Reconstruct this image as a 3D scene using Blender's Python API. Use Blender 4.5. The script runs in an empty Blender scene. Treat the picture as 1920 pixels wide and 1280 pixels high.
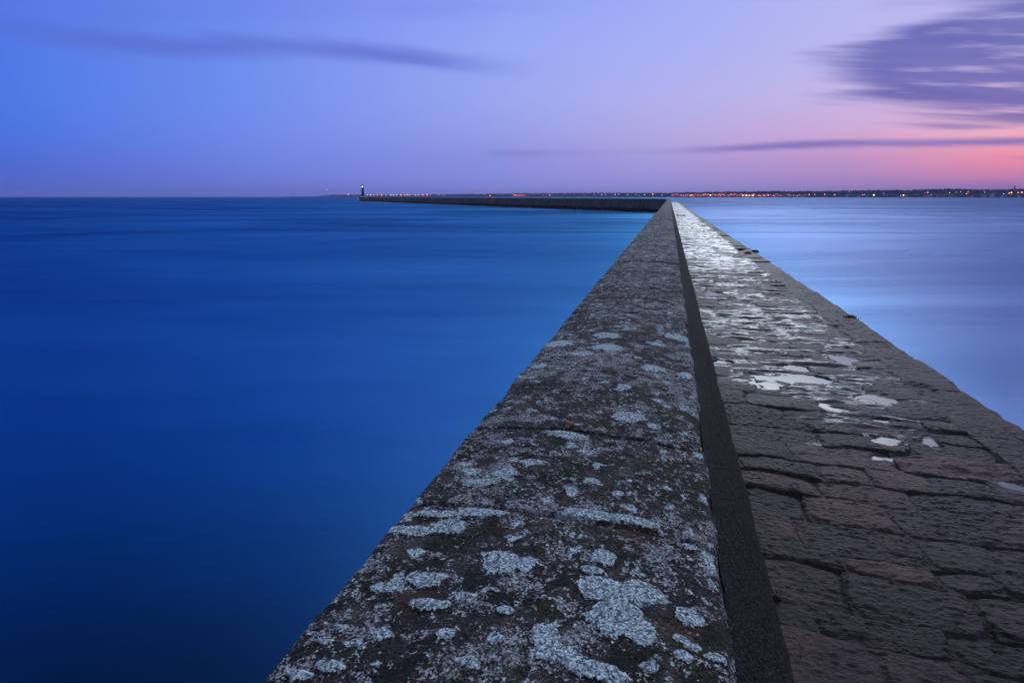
import bpy, bmesh, math, random
import numpy as np
from mathutils import Vector, Euler
rnd = random.Random(7)
scn = bpy.context.scene
COL = scn.collection

# ------------------------------------------------------------------ camera
FPX = 20 / 36 * 1920
TH = math.atan(271.5 / FPX)                 # pitch down
PSI = math.atan(296 / FPX * math.cos(TH))   # yaw left of the jetty axis (+Y)
ZC = 4.55                                   # lens height above the sea
cam = bpy.data.cameras.new('camera')
cam.lens = 20; cam.sensor_width = 36; cam.clip_start = 0.05; cam.clip_end = 60000
camo = bpy.data.objects.new('camera', cam); COL.objects.link(camo)
camo.location = (0, 0, ZC)
camo.rotation_euler = (math.pi / 2 - TH, 0, PSI)
scn.camera = camo


def lin(h):
    h = h.lstrip('#')
    out = []
    for i in (0, 2, 4):
        c = int(h[i:i + 2], 16) / 255
        out.append(c / 12.92 if c <= 0.04045 else ((c + 0.055) / 1.055) ** 2.4)
    return out


def ray(px, py):
    u = (px - 960) / FPX; v = (py - 640) / FPX
    c, s = math.cos(TH), math.sin(TH)
    R = np.array([math.cos(PSI), math.sin(PSI), 0]); F = np.array([-math.sin(PSI), math.cos(PSI), 0]); U = np.array([0, 0, 1.])
    d = u * R - v * (s * F + c * U) + (c * F - s * U)
    return d / np.linalg.norm(d)


def gnd(px, py, z):
    d = ray(px, py); t = (z - ZC) / d[2]
    return d * t + np.array([0, 0, ZC])


def azel(px, py):
    d = ray(px, py)
    return math.degrees(math.atan2(d[0], d[1])), math.degrees(math.asin(d[2]))


# ------------------------------------------------------------------ node helper
class G:
    def __init__(self, tree):
        self.t = tree; self.n = tree.nodes; self.l = tree.links

    def put(self, sock, v):
        if v is None: return
        if hasattr(v, 'is_output') or hasattr(v, 'links'):
            self.l.new(v, sock)
        elif isinstance(v, (tuple, list)):
            v = list(v)
            if len(sock.default_value) == 4 and len(v) == 3: v.append(1)
            sock.default_value = v
        else:
            try: sock.default_value = v
            except Exception: sock.default_value = [v] * len(sock.default_value)

    def m(self, op, a, b=None, c=None, clamp=False):
        n = self.n.new('ShaderNodeMath'); n.operation = op; n.use_clamp = clamp
        for i, v in enumerate((a, b, c)): self.put(n.inputs[i], v)
        return n.outputs[0]

    def v(self, op, a, b=None, out=0):
        n = self.n.new('ShaderNodeVectorMath'); n.operation = op
        self.put(n.inputs[0], a)
        if op == 'SCALE': self.put(n.inputs[3], b)
        else: self.put(n.inputs[1], b)
        return n.outputs[out]

    def xyz(self, v):
        n = self.n.new('ShaderNodeSeparateXYZ'); self.put(n.inputs[0], v); return n.outputs

    def vec(self, x, y, z):
        n = self.n.new('ShaderNodeCombineXYZ')
        for i, q in enumerate((x, y, z)): self.put(n.inputs[i], q)
        return n.outputs[0]

    def mix(self, f, a, b, mode='MIX'):
        n = self.n.new('ShaderNodeMix'); n.data_type = 'RGBA'; n.blend_type = mode
        self.put(n.inputs[0], f); self.put(n.inputs[6], a); self.put(n.inputs[7], b)
        return n.outputs[2]

    def noise(self, vec, scale, detail=4, rough=0.55, dist=0.0, out=0, dim='3D'):
        n = self.n.new('ShaderNodeTexNoise'); n.noise_dimensions = dim
        self.put(n.inputs['Vector'], vec); self.put(n.inputs['Scale'], scale)
        self.put(n.inputs['Detail'], detail); self.put(n.inputs['Roughness'], rough); self.put(n.inputs['Distortion'], dist)
        return n.outputs[out]

    def ss(self, x, a, b):
        n = self.n.new('ShaderNodeMapRange'); n.interpolation_type = 'SMOOTHSTEP'
        self.put(n.inputs[0], x); self.put(n.inputs[1], a); self.put(n.inputs[2], b)
        return n.outputs[0]

    def rng(self, x, a, b, c, d):
        n = self.n.new('ShaderNodeMapRange')
        self.put(n.inputs[0], x)
        for i, q in enumerate((a, b, c, d)): self.put(n.inputs[i + 1], q)
        return n.outputs[0]

    def attr(self, name):
        n = self.n.new('ShaderNodeAttribute'); n.attribute_name = name; return n.outputs['Fac']

    def ramp(self, f, stops, interp='LINEAR'):
        n = self.n.new('ShaderNodeValToRGB'); cr = n.color_ramp; cr.interpolation = interp
        while len(cr.elements) > 1: cr.elements.remove(cr.elements[-1])
        cr.elements[0].position = stops[0][0]; cr.elements[0].color = list(stops[0][1]) + [1]
        for p, c in stops[1:]:
            e = cr.elements.new(p); e.color = list(c) + [1]
        self.put(n.inputs[0], f)
        return n.outputs[0]

    def curve(self, f, pts):
        """1-D function through pts; f and values already within 0..1"""
        n = self.n.new('ShaderNodeFloatCurve'); cv = n.mapping.curves[0]
        while len(cv.points) > 2: cv.points.remove(cv.points[-1])
        cv.points[0].location = pts[0]; cv.points[1].location = pts[-1]
        for p in pts[1:-1]: cv.points.new(*p)
        n.mapping.update()
        self.put(n.inputs[1], f)
        return n.outputs[0]

    def bump(self, h, strength=1.0, dist=0.01, normal=None):
        n = self.n.new('ShaderNodeBump')
        self.put(n.inputs['Strength'], strength); self.put(n.inputs['Distance'], dist); self.put(n.inputs['Height'], h)
        if normal is not None: self.put(n.inputs['Normal'], normal)
        return n.outputs[0]


# ------------------------------------------------------------------ dusk sky
world = bpy.data.worlds.new('World'); scn.world = world; world.use_nodes = True
wt = world.node_tree; wt.nodes.clear(); g = G(wt)
tc = wt.nodes.new('ShaderNodeTexCoord')
dx, dy, dz = g.xyz(g.v('NORMALIZE', tc.outputs['Generated']))
AZ = g.m('MULTIPLY', g.m('ARCTAN2', dx, dy), 180 / math.pi)       # degrees right of the jetty axis
EL = g.m('MULTIPLY', g.m('ARCSINE', dz), 180 / math.pi)
ELMAX = 90.0
ROWS = [366, 350, 330, 300, 270, 240, 180, 90, 0]
SKY = {   # sky colour down each bearing, horizon first
    0:    ['5666c8', '5366ce', '5068d2', '4d6cd8', '4c71de', '4a75e2', '4b7ae6', '4d78e6', '5078e8'],
    480:  ['707ad4', '707cda', '7080de', '7186e4', '728aea', '738ded', '7190f0', '7190ef', '6e8aee'],
    960:  ['888adc', '8b8ee0', '8f92e4', '9094e2', '969ce6', '9ba3ec', '9eaaf2', '9baaf6', '93a4f7'],
    1256: ['9690d8', '9d94da', 'a498dc', 'ab9fde', 'b4a8e2', 'b6ade8', 'b5b3f0', 'aab2f6', 'a3aef7'],
    1600: ['9884c8', 'a68aca', 'b490ca', 'c498cb', 'cfa2cf', 'd2aeda', 'c9b8e6', 'bdb9ef', 'b9b9f2'],
    1900: ['8a6fb4', 'a678b6', 'd486b2', 'f092ac', 'f6a4b6', 'f4b6c8', 'dfbfe0', 'c6bae9', 'bcb6ec'],
}
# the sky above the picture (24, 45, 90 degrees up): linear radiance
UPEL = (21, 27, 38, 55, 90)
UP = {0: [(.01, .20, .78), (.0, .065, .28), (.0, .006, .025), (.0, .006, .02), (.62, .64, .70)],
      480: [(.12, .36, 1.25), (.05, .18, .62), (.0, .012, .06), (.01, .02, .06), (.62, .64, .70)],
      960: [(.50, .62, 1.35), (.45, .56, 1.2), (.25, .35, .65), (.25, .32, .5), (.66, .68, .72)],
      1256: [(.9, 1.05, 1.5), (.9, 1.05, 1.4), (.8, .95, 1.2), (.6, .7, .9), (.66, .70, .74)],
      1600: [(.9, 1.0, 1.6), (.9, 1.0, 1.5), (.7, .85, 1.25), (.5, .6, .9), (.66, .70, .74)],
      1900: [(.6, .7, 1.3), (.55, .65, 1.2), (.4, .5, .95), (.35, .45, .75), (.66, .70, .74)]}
elf = g.m('DIVIDE', EL, ELMAX, clamp=True)
skycol = None; prev_az = None
for px in (0, 480, 960, 1256, 1600, 1900):
    stops = []
    for py, hx in zip(ROWS, SKY[px]):
        a, e = azel(px, py)
        stops.append((max(0.0, e) / ELMAX, [c / 4 for c in lin(hx)]))
    stops.append((17.6 / ELMAX, stops[-1][1]))
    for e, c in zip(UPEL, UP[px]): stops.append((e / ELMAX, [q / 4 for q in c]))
    colr = g.ramp(elf, stops)
    a0 = azel(px, 250)[0]
    if skycol is None: skycol = colr
    else:
        skycol = g.mix(g.ss(AZ, prev_az, a0) if False else g.rng(AZ, prev_az, a0, 0, 1), skycol, colr)
    prev_az = a0
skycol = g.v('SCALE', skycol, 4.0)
# added bright sky patch, unseen above the frame, to whiten puddles and wet paving
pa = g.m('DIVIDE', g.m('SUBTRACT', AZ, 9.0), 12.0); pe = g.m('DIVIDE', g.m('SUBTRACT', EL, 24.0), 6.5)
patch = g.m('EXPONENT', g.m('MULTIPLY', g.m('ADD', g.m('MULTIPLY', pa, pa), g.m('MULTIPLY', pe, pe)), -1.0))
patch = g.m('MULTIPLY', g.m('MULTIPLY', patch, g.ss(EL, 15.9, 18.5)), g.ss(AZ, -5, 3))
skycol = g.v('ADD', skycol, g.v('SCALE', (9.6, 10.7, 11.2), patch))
# behind the viewer: plain deep dusk blue
back = g.ss(g.m('ABSOLUTE', g.m('ADD', AZ, 14.0)), 70, 120)
skycol = g.mix(back, skycol, g.mix(g.ss(EL, 20, 70), (.10, .14, .34), (.62, .64, .70)))
# --- clouds, drawn out by the wind (functions of bearing and elevation)
cv = g.vec(g.m('MULTIPLY', AZ, 0.085), g.m('ADD', g.m('MULTIPLY', EL, 1.0), g.m('MULTIPLY', AZ, 0.13)), 0)
n1 = g.noise(cv, 0.55, 4, 0.55, 0.3, dim='2D')
n2 = g.noise(cv, 1.6, 3, 0.55, dim='2D')
n3 = g.noise(g.vec(g.m('MULTIPLY', AZ, .022), g.m('ADD', g.m('MULTIPLY', EL, .36), g.m('MULTIPLY', AZ, .045)), 3), 2.6, 3, 0.5)
n4 = g.noise(g.vec(g.m('MULTIPLY', AZ, .06), g.m('ADD', g.m('MULTIPLY', EL, .5), g.m('MULTIPLY', AZ, .075)), 8.3), 2.2, 3, 0.5)
# big cloud on the right
edge = g.curve(g.m('DIVIDE', EL, 20), [(0, 1), (.215, 1), (.245, .70), (.262, .56), (.285, .49), (.315, .42), (.35, .31), (.40, .14), (.45, .16), (.50, .15), (.57, .14), (.60, .26), (.63, .36), (.66, .52), (.70, .68), (.75, .85), (.80, 1), (1, 1)])
edge = g.m('ADD', 10.0, g.m('MULTIPLY', edge, 19.0))                       # bearing where the cloud starts
edge = g.m('ADD', edge, g.m('MULTIPLY', g.m('SUBTRACT', n3, .5), 17.0))
cR = g.ss(g.m('SUBTRACT', AZ, edge), -3.2, 4.6)
gaps = g.ss(g.m('ADD', g.m('MULTIPLY', n2, .55), g.m('MULTIPLY', n4, .45)), .50, .74)
cR = g.m('MULTIPLY', cR, g.m('SUBTRACT', 1, g.m('MULTIPLY', gaps, .80)))
cR = g.m('MULTIPLY', cR, g.rng(n1, .3, .7, .85, 1.0))
cR = g.m('MULTIPLY', cR, g.m('SUBTRACT', 1, g.ss(EL, 13.5, 17.5)))
ccol = g.mix(g.ss(EL, 5, 12), lin('6a66b0'), lin('5f63b2'))
skycol = g.mix(g.m('MULTIPLY', cR, .93), skycol, ccol)


def band(center_pts, half, soft, taper, strength, color, sky):
    """a long thin cloud: centre elevation as a function of bearing"""
    f = g.rng(AZ, -60, 35, 0, 1)
    c = g.m('MULTIPLY', g.curve(f, [((a + 60) / 95, e / 20) for a, e in center_pts]), 20)
    d = g.m('ABSOLUTE', g.m('ADD', g.m('SUBTRACT', EL, c), g.m('MULTIPLY', g.m('SUBTRACT', n1, .5), half * 2.2)))
    k = g.m('SUBTRACT', 1, g.ss(d, half * (1 - soft), half * (1 + soft)))
    t = g.curve(f, [((a + 60) / 95, q) for a, q in taper])
    k = g.m('MULTIPLY', g.m('MULTIPLY', k, t), strength)
    return g.mix(k, sky, color)


skycol = band([(-60, 11.6), (-52, 11.5), (-46, 11.5), (-36, 12.15), (-30, 12.3), (-25, 12.1), (-20, 11.7), (-15, 11.5), (35, 11)], 0.75, .95,
              [(-60, .4), (-52, .65), (-44, .85), (-36, .8), (-26, .95), (-20, .6), (-14, .15), (-10, 0), (35, 0)], .72, lin('5c6acb'), skycol)
skycol = band([(-60, 13.6), (-50, 13.3), (-40, 14.3), (-30, 15.5), (-20, 16), (35, 16)], 0.6, 1.0,
              [(-60, .5), (-48, .45), (-38, .15), (-30, .12), (-22, .3), (-12, .12), (-5, 0), (35, 0)], .55, lin('6472d6'), skycol)
skycol = band([(-60, 4), (-17, 4.02), (-8, 4.02), (-4, 4.05), (3.6, 4.12), (13, 4.22), (20, 4.05), (27, 3.8), (35, 3.8)], 0.27, 1.0,
              [(-60, 0), (-19, 0), (-15, .4), (-10, .2), (-4, .15), (3, .6), (12, 1), (18, .9), (24, 1), (30, .9), (35, .8)], .85, lin('7a72bd'), skycol)
skycol = band([(-60, 5.5), (10, 14.3), (20, 14.0), (35, 14)], 0.35, 1.0,
              [(-60, 0), (12, 0), (16, .3), (26, .5), (35, .5)], .5, lin('7f78c0'), skycol)
bg = wt.nodes.new('ShaderNodeBackground'); wo = wt.nodes.new('ShaderNodeOutputWorld')
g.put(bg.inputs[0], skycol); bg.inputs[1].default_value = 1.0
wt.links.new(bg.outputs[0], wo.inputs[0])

# afterglow: a very weak wide sun just above the horizon to the right
sun = bpy.data.lights.new('sun', 'SUN'); sun.energy = 0.10; sun.angle = math.radians(18); sun.color = (1, .72, .66)
suno = bpy.data.objects.new('sun', sun); COL.objects.link(suno)
suno.rotation_euler = Vector((-math.sin(math.radians(38)), -math.cos(math.radians(38)), -math.tan(math.radians(9)))).to_track_quat('-Z', 'Y').to_euler()

scn.view_settings.view_transform = 'Standard'; scn.view_settings.look = 'None'
scn.view_settings.exposure = 0; scn.view_settings.gamma = 1
scn.cycles.use_denoising = True
scn.cycles.max_bounces = 5; scn.cycles.volume_bounces = 0
scn.cycles.sample_clamp_indirect = 4


# ------------------------------------------------------------------ numpy noise
def _h(ix, iy, seed):
    n = (ix.astype(np.int64) * 374761393 + iy.astype(np.int64) * 668265263 + seed * 974711) & 0xFFFFFFFF
    n = ((n ^ (n >> 13)) * 1274126177) & 0xFFFFFFFF
    n = n ^ (n >> 16)
    return (n & 0xFFFFFF).astype(np.float64) / 0xFFFFFF


def vn(x, y, seed=0):
    xi = np.floor(x); yi = np.floor(y); fx = x - xi; fy = y - yi
    fx = fx * fx * fx * (fx * (fx * 6 - 15) + 10); fy = fy * fy * fy * (fy * (fy * 6 - 15) + 10)
    xi = xi.astype(np.int64); yi = yi.astype(np.int64)
    a = _h(xi, yi, seed); b = _h(xi + 1, yi, seed); c = _h(xi, yi + 1, seed); d = _h(xi + 1, yi + 1, seed)
    return (a * (1 - fx) + b * fx) * (1 - fy) + (c * (1 - fx) + d * fx) * fy


def fbm(x, y, seed=0, oct=4, gain=.5):
    s = 0; a = 1; t = 0
    for i in range(oct):
        s = s + a * vn(x * math.cos(i) - y * math.sin(i), x * math.sin(i) + y * math.cos(i), seed + i * 17); t += a
        a *= gain; x = x * 2.03; y = y * 2.03
    return s / t - .5


def ridge(x, y, seed=0, oct=3):
    s = 0; a = 1; t = 0
    for i in range(oct):
        s = s + a * (1 - np.abs(2 * vn(x, y, seed + i * 31) - 1)); t += a
        a *= .5; x = x * 2.1 + 3.1; y = y * 2.1 + 1.7
    return s / t - .5


def sstep(x, a, b):
    t = np.clip((x - a) / (b - a), 0, 1); return t * t * (3 - 2 * t)


# ------------------------------------------------------------------ mesh helpers
def mesh_np(name, V, Q, attrs=None, smooth=True):
    me = bpy.data.meshes.new(name)
    V = np.asarray(V, np.float32); Q = np.asarray(Q, np.int32)
    k = Q.shape[1]
    me.vertices.add(len(V)); me.vertices.foreach_set('co', V.ravel())
    me.loops.add(Q.size); me.loops.foreach_set('vertex_index', Q.ravel())
    me.polygons.add(len(Q))
    me.polygons.foreach_set('loop_start', np.arange(0, Q.size, k, dtype=np.int32))
    me.polygons.foreach_set('loop_total', np.full(len(Q), k, np.int32))
    me.polygons.foreach_set('use_smooth', np.full(len(Q), smooth))
    me.update(calc_edges=True)
    for n, a in (attrs or {}).items():
        at = me.attributes.new(n, 'FLOAT', 'POINT'); at.data.foreach_set('value', np.asarray(a, np.float32).ravel())
    return me


def obj(name, me, mat=None, parent=None, loc=(0, 0, 0)):
    o = bpy.data.objects.new(name, me); COL.objects.link(o)
    if mat is not None and me is not None:
        for mm in (mat if isinstance(mat, (list, tuple)) else [mat]): me.materials.append(mm)
    o.location = loc
    if parent: o.parent = parent
    return o


def tag(o, label=None, cat=None, group=None, kind=None):
    if label: o['label'] = label
    if cat: o['category'] = cat
    if group: o['group'] = group
    if kind: o['kind'] = kind
    return o


class Grids:
    """several grids of different fineness in one mesh"""
    def __init__(self): self.V = []; self.Q = []; self.A = {}; self.n = 0
    def add(self, P, attrs=None):
        r, c = P.shape[:2]
        i = np.arange(r * c).reshape(r, c) + self.n
        self.V.append(P.reshape(-1, 3)); self.n += r * c
        self.Q.append(np.stack([i[:-1, :-1], i[:-1, 1:], i[1:, 1:], i[1:, :-1]], -1).reshape(-1, 4))
        for k, a in (attrs or {}).items(): self.A.setdefault(k, []).append(a.ravel())
    def mesh(self, name):
        return mesh_np(name, np.concatenate(self.V), np.concatenate(self.Q), {k: np.concatenate(a) for k, a in self.A.items()})


def material(name):
    m = bpy.data.materials.new(name); m.use_nodes = True
    t = m.node_tree; t.nodes.clear(); g = G(t)
    p = t.nodes.new('ShaderNodeBsdfPrincipled'); o = t.nodes.new('ShaderNodeOutputMaterial')
    t.links.new(p.outputs[0], o.inputs[0])
    return m, g, p


def simple(name, col, rough=.7, var=.25, scale=2.0, spec=.3):
    m, g, p = material(name)
    tc = g.n.new('ShaderNodeTexCoord').outputs['Object']
    n = g.noise(tc, scale, 5, .6)
    g.put(p.inputs['Base Color'], g.mix(n, [c * (1 - var) for c in col], [c * (1 + var) for c in col]))
    p.inputs['Roughness'].default_value = rough; p.inputs['Specular IOR Level'].default_value = spec
    return m


def glow(name, col, strength):
    m, g, p = material(name)
    p.inputs['Base Color'].default_value = (*col, 1)
    p.inputs['Emission Color'].default_value = (*col, 1); p.inputs['Emission Strength'].default_value = strength
    try: m.cycles.emission_sampling = 'NONE'
    except Exception: pass
    return m


def bm_mesh(name, fn, smooth=False):
    bm = bmesh.new(); fn(bm)
    bmesh.ops.recalc_face_normals(bm, faces=bm.faces)
    me = bpy.data.meshes.new(name); bm.to_mesh(me); bm.free()
    if smooth: me.polygons.foreach_set('use_smooth', [True] * len(me.polygons))
    return me


def lathe(bm, prof, seg=16, mat=0, x=0, y=0):
    rings = []
    for r, z in prof:
        rings.append([bm.verts.new((x + r * math.cos(2 * math.pi * k / seg), y + r * math.sin(2 * math.pi * k / seg), z)) for k in range(seg)])
    for a, b in zip(rings, rings[1:]):
        for k in range(seg):
            f = bm.faces.new((a[k], a[(k + 1) % seg], b[(k + 1) % seg], b[k])); f.material_index = mat
    for r in (rings[0], rings[-1]):
        f = bm.faces.new(r); f.material_index = mat


def box(bm, cx, cy, z0, sx, sy, sz, mat=0, taper=1.0):
    v = []
    for k, (z, t) in enumerate(((z0, 1), (z0 + sz, taper))):
        for a, b in ((-1, -1), (1, -1), (1, 1), (-1, 1)): v.append(bm.verts.new((cx + a * sx / 2 * t, cy + b * sy / 2 * t, z)))
    for q in ((0, 1, 2, 3), (4, 5, 6, 7), (0, 1, 5, 4), (1, 2, 6, 5), (2, 3, 7, 6), (3, 0, 4, 7)):
        f = bm.faces.new([v[i] for i in q]); f.material_index = mat


# ------------------------------------------------------------------ the jetty's line
S0, RB, BEND = 167.4, 14.0, math.radians(40.0)
SARC = S0 + RB * BEND
SEND = 640.0
ZDECK, ZPAR = 3.0, 3.48
XL, XR, XF, XE = -0.848, 0.230, 0.515, 2.46     # parapet left / right edge, foot of its face, deck edge


def path(s, x):
    """plan position at distance s along the jetty and x to its right"""
    s = np.asarray(s, float); x = np.asarray(x, float)
    s, x = np.broadcast_arrays(s, x)
    a = np.clip((s - S0) / RB, 0, BEND)
    r = RB + x
    X = np.where(s <= S0, x, -RB + r * np.cos(a)); Y = np.where(s <= S0, s, S0 + r * np.sin(a))
    e = np.maximum(s - SARC, 0)
    return X - e * math.sin(BEND), Y + e * math.cos(BEND)


def rise(s):          # the far arm's parapet is a little higher
    return 0.42 * sstep(np.asarray(s, float), 158, 171)


# ------------------------------------------------------------------ sea
def sea():
    m, g, p = material('sea_water')
    pos = g.n.new('ShaderNodeNewGeometry').outputs['Position']
    x, y, z = g.xyz(pos)
    # smooth long swells and wind lanes, drawn out along one direction
    ca, sa = math.cos(math.radians(12)), math.sin(math.radians(12))
    u = g.m('ADD', g.m('MULTIPLY', x, ca), g.m('MULTIPLY', y, sa)); w = g.m('SUBTRACT', g.m('MULTIPLY', y, ca), g.m('MULTIPLY', x, sa))
    st = g.vec(g.m('MULTIPLY', u, .36), w, 0)
    lanes = g.noise(st, .032, 4, .55, 1.2)
    fine = g.noise(st, .35, 5, .62, .4)
    rip = g.noise(g.vec(g.m('MULTIPLY', u, .45), w, 0), 1.6, 4, .6)
    mist = g.ss(lanes, .42, .66)
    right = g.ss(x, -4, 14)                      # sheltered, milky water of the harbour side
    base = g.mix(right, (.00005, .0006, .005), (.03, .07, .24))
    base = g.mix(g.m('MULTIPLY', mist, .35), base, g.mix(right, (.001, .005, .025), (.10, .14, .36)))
    g.n.remove(p)
    dif = g.n.new('ShaderNodeBsdfDiffuse'); glo = g.n.new('ShaderNodeBsdfGlossy'); fr = g.n.new('ShaderNodeFresnel'); mx = g.n.new('ShaderNodeMixShader')
    g.put(dif.inputs['Color'], base)
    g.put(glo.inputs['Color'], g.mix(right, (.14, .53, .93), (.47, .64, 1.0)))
    g.put(glo.inputs['Roughness'], g.m('ADD', .24, g.m('MULTIPLY', g.ss(lanes, .3, .7), .10)))
    h = g.m('ADD', g.m('MULTIPLY', fine, .7), g.m('MULTIPLY', rip, .05))
    nb = g.bump(h, g.m('ADD', .03, g.m('MULTIPLY', g.ss(g.v('LENGTH', pos, out=1), 30, 160), g.m('MULTIPLY', g.m('SUBTRACT', 1, right), .10))), .5)
    g.put(glo.inputs['Normal'], nb); g.put(fr.inputs['Normal'], nb); fr.inputs['IOR'].default_value = 1.333
    slick = g.mix(g.m('MULTIPLY', right, .65), g.rng(g.m('ADD', g.m('MULTIPLY', lanes, .8), g.m('MULTIPLY', fine, .2)), .34, .66, .68, 1.25), (1, 1, 1))     # calmer and rougher lanes
    slick = g.m('MULTIPLY', slick, g.m('SUBTRACT', 1, g.m('MULTIPLY', g.m('MULTIPLY', right, .45), g.ss(g.v('LENGTH', pos, out=1), 90, 420))))     # open water is rougher
    g.put(mx.inputs[0], g.m('MULTIPLY', slick, g.m('MINIMUM', fr.outputs[0], g.m('SUBTRACT', .44, g.m('MULTIPLY', right, .10))))); g.l.new(dif.outputs[0], mx.inputs[1]); g.l.new(glo.outputs[0], mx.inputs[2])
    g.l.new(mx.outputs[0], [n for n in g.n if n.type == 'OUTPUT_MATERIAL'][0].inputs[0])
    V = []; Q = []
    R = [0, 30, 90, 250, 600, 1300, 2600, 4600, 6300]
    seg = 96
    for r in R:
        for k in range(seg): V.append((r * math.cos(2 * math.pi * k / seg), r * math.sin(2 * math.pi * k / seg), 0))
    for i in range(len(R) - 1):
        for k in range(seg):
            a, b = i * seg + k, i * seg + (k + 1) % seg
            Q.append((a, b, b + seg, a + seg))
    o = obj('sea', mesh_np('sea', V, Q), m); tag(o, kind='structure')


sea()


# ------------------------------------------------------------------ jetty materials
def parapet_material():
    m, g, p = material('lichened_granite')
    pos = g.n.new('ShaderNodeTexCoord').outputs['Object']
    lich = g.attr('lichen'); joint = g.attr('joint')
    wob = g.v('SCALE', g.v('SUBTRACT', g.noise(pos, 22, 3, .6, out=1), (.5, .5, .5)), .05)
    q = g.v('ADD', pos, wob)
    big = g.noise(q, 2.6, 6, .62)
    mid = g.noise(q, 8.5, 7, .66)
    mid2 = g.noise(g.v('ADD', q, (7, 3, 1)), 11, 7, .68)
    grain = g.noise(pos, 190, 3, .75)
    grit = g.noise(pos, 75, 4, .72)
    vg = g.n.new('ShaderNodeTexVoronoi'); g.put(vg.inputs['Vector'], pos); g.put(vg.inputs['Scale'], 190.0)
    gr = g.xyz(vg.outputs['Color'])[0]
    rag = g.m('ADD', g.m('MULTIPLY', g.m('SUBTRACT', grit, .5), .55), g.m('MULTIPLY', g.m('SUBTRACT', gr, .5), .16))     # frays every patch edge
    base = g.mix(g.ss(big, .38, .62), (.040, .034, .034), (.115, .096, .094))
    rust = g.noise(g.v('ADD', q, (3, 9, 2)), 4.3, 6, .65)
    base = g.mix(g.m('MULTIPLY', g.ss(g.m('ADD', rust, g.m('MULTIPLY', rag, .4)), .55, .67), .6), base, (.13, .060, .034))
    moss = g.ss(g.m('ADD', g.m('ADD', g.m('MULTIPLY', mid, .62), g.m('MULTIPLY', big, .38)), g.m('MULTIPLY', rag, .34)), .455, .525)
    base = g.mix(g.m('MULTIPLY', moss, .92), base, g.mix(g.ss(big, .4, .6), (.009, .010, .010), (.022, .021, .010)))
    crust = g.m('ADD', g.m('ADD', g.m('MULTIPLY', mid2, .8), g.m('MULTIPLY', g.noise(q, 2.1, 3), .3)), g.m('MULTIPLY', rag, .42))
    crust = g.ss(crust, .575, .625)
    base = g.mix(g.m('MULTIPLY', crust, .8), base, g.mix(gr, (.12, .12, .13), (.42, .44, .46)))
    fl = g.m('ADD', g.m('ADD', g.m('MULTIPLY', g.noise(q, 36, 5, .68), .8), g.m('MULTIPLY', g.noise(q, 3.3, 3), .24)), g.m('MULTIPLY', rag, .30))   # fine pale flecks everywhere
    base = g.mix(g.m('MULTIPLY', g.ss(fl, .592, .64), .85), base, g.mix(gr, (.18, .22, .21), (.54, .62, .60)))
    vo = g.n.new('ShaderNodeTexVoronoi'); vo.feature = 'F1'
    g.put(vo.inputs['Vector'], g.v('ADD', q, wob)); g.put(vo.inputs['Scale'], 15.0)
    rr = g.xyz(vo.outputs['Color'])
    spot = g.m('SUBTRACT', g.m('MULTIPLY', g.ss(rr[0], .58, 1.0), .48), g.m('ADD', vo.outputs['Distance'], g.m('MULTIPLY', rag, .6)))
    spot = g.ss(spot, .0, .05)
    big_ros = g.ss(g.m('ADD', g.m('ADD', lich, g.m('MULTIPLY', rag, .60)), g.m('ADD', g.m('MULTIPLY', g.m('SUBTRACT', mid, .5), 1.3), g.m('MULTIPLY', g.m('SUBTRACT', g.noise(pos, 30, 4, .7), .5), 1.6))), .50, .60)
    ros = g.m('MAXIMUM', spot, big_ros)
    rosc = g.mix(g.ss(g.m('ADD', g.m('MULTIPLY', g.noise(pos, 80, 4, .75), .7), g.m('MULTIPLY', gr, .3)), .35, .65), (.32, .41, .44), (.55, .68, .71))
    base = g.mix(g.m('MULTIPLY', ros, .93), base, rosc)
    sp = g.rng(g.m('ADD', g.m('ADD', g.m('MULTIPLY', grain, .35), g.m('MULTIPLY', grit, .35)), g.m('MULTIPLY', gr, .3)), .32, .68, .12, 1.9)
    base = g.mix(1.0, base, g.vec(sp, sp, sp), 'MULTIPLY')
    base = g.mix(g.m('MULTIPLY', joint, .8), base, (.014, .012, .010))
    g.put(p.inputs['Base Color'], base)
    p.inputs['Roughness'].default_value = .82; p.inputs['Specular IOR Level'].default_value = .25
    h = g.m('ADD', g.m('ADD', g.m('MULTIPLY', grit, .8), g.m('MULTIPLY', gr, .18)), g.m('ADD', g.m('MULTIPLY', grain, .3), g.m('MULTIPLY', mid, .6)))
    g.put(p.inputs['Normal'], g.bump(h, 1.0, .018))
    return m


def face_material():
    m, g, p = material('rough_concrete')
    pos = g.n.new('ShaderNodeTexCoord').outputs['Object']
    grain = g.noise(pos, 120, 3, .75); big = g.noise(pos, 3, 5, .6)
    vo = g.n.new('ShaderNodeTexVoronoi'); g.put(vo.inputs['Vector'], pos); g.put(vo.inputs['Scale'], 150.0)
    peb = g.xyz(vo.outputs['Color'])[0]
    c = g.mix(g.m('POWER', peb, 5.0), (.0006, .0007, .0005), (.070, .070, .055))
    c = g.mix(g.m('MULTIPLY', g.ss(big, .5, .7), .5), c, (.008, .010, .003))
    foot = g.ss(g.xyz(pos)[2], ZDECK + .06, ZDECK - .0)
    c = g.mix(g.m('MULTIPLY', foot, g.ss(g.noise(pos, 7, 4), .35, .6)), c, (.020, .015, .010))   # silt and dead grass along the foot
    g.put(p.inputs['Base Color'], c)
    p.inputs['Roughness'].default_value = .85; p.inputs['Specular IOR Level'].default_value = .25
    g.put(p.inputs['Normal'], g.bump(g.m('SUBTRACT', grain, vo.outputs['Distance']), .9, .008))
    return m


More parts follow.
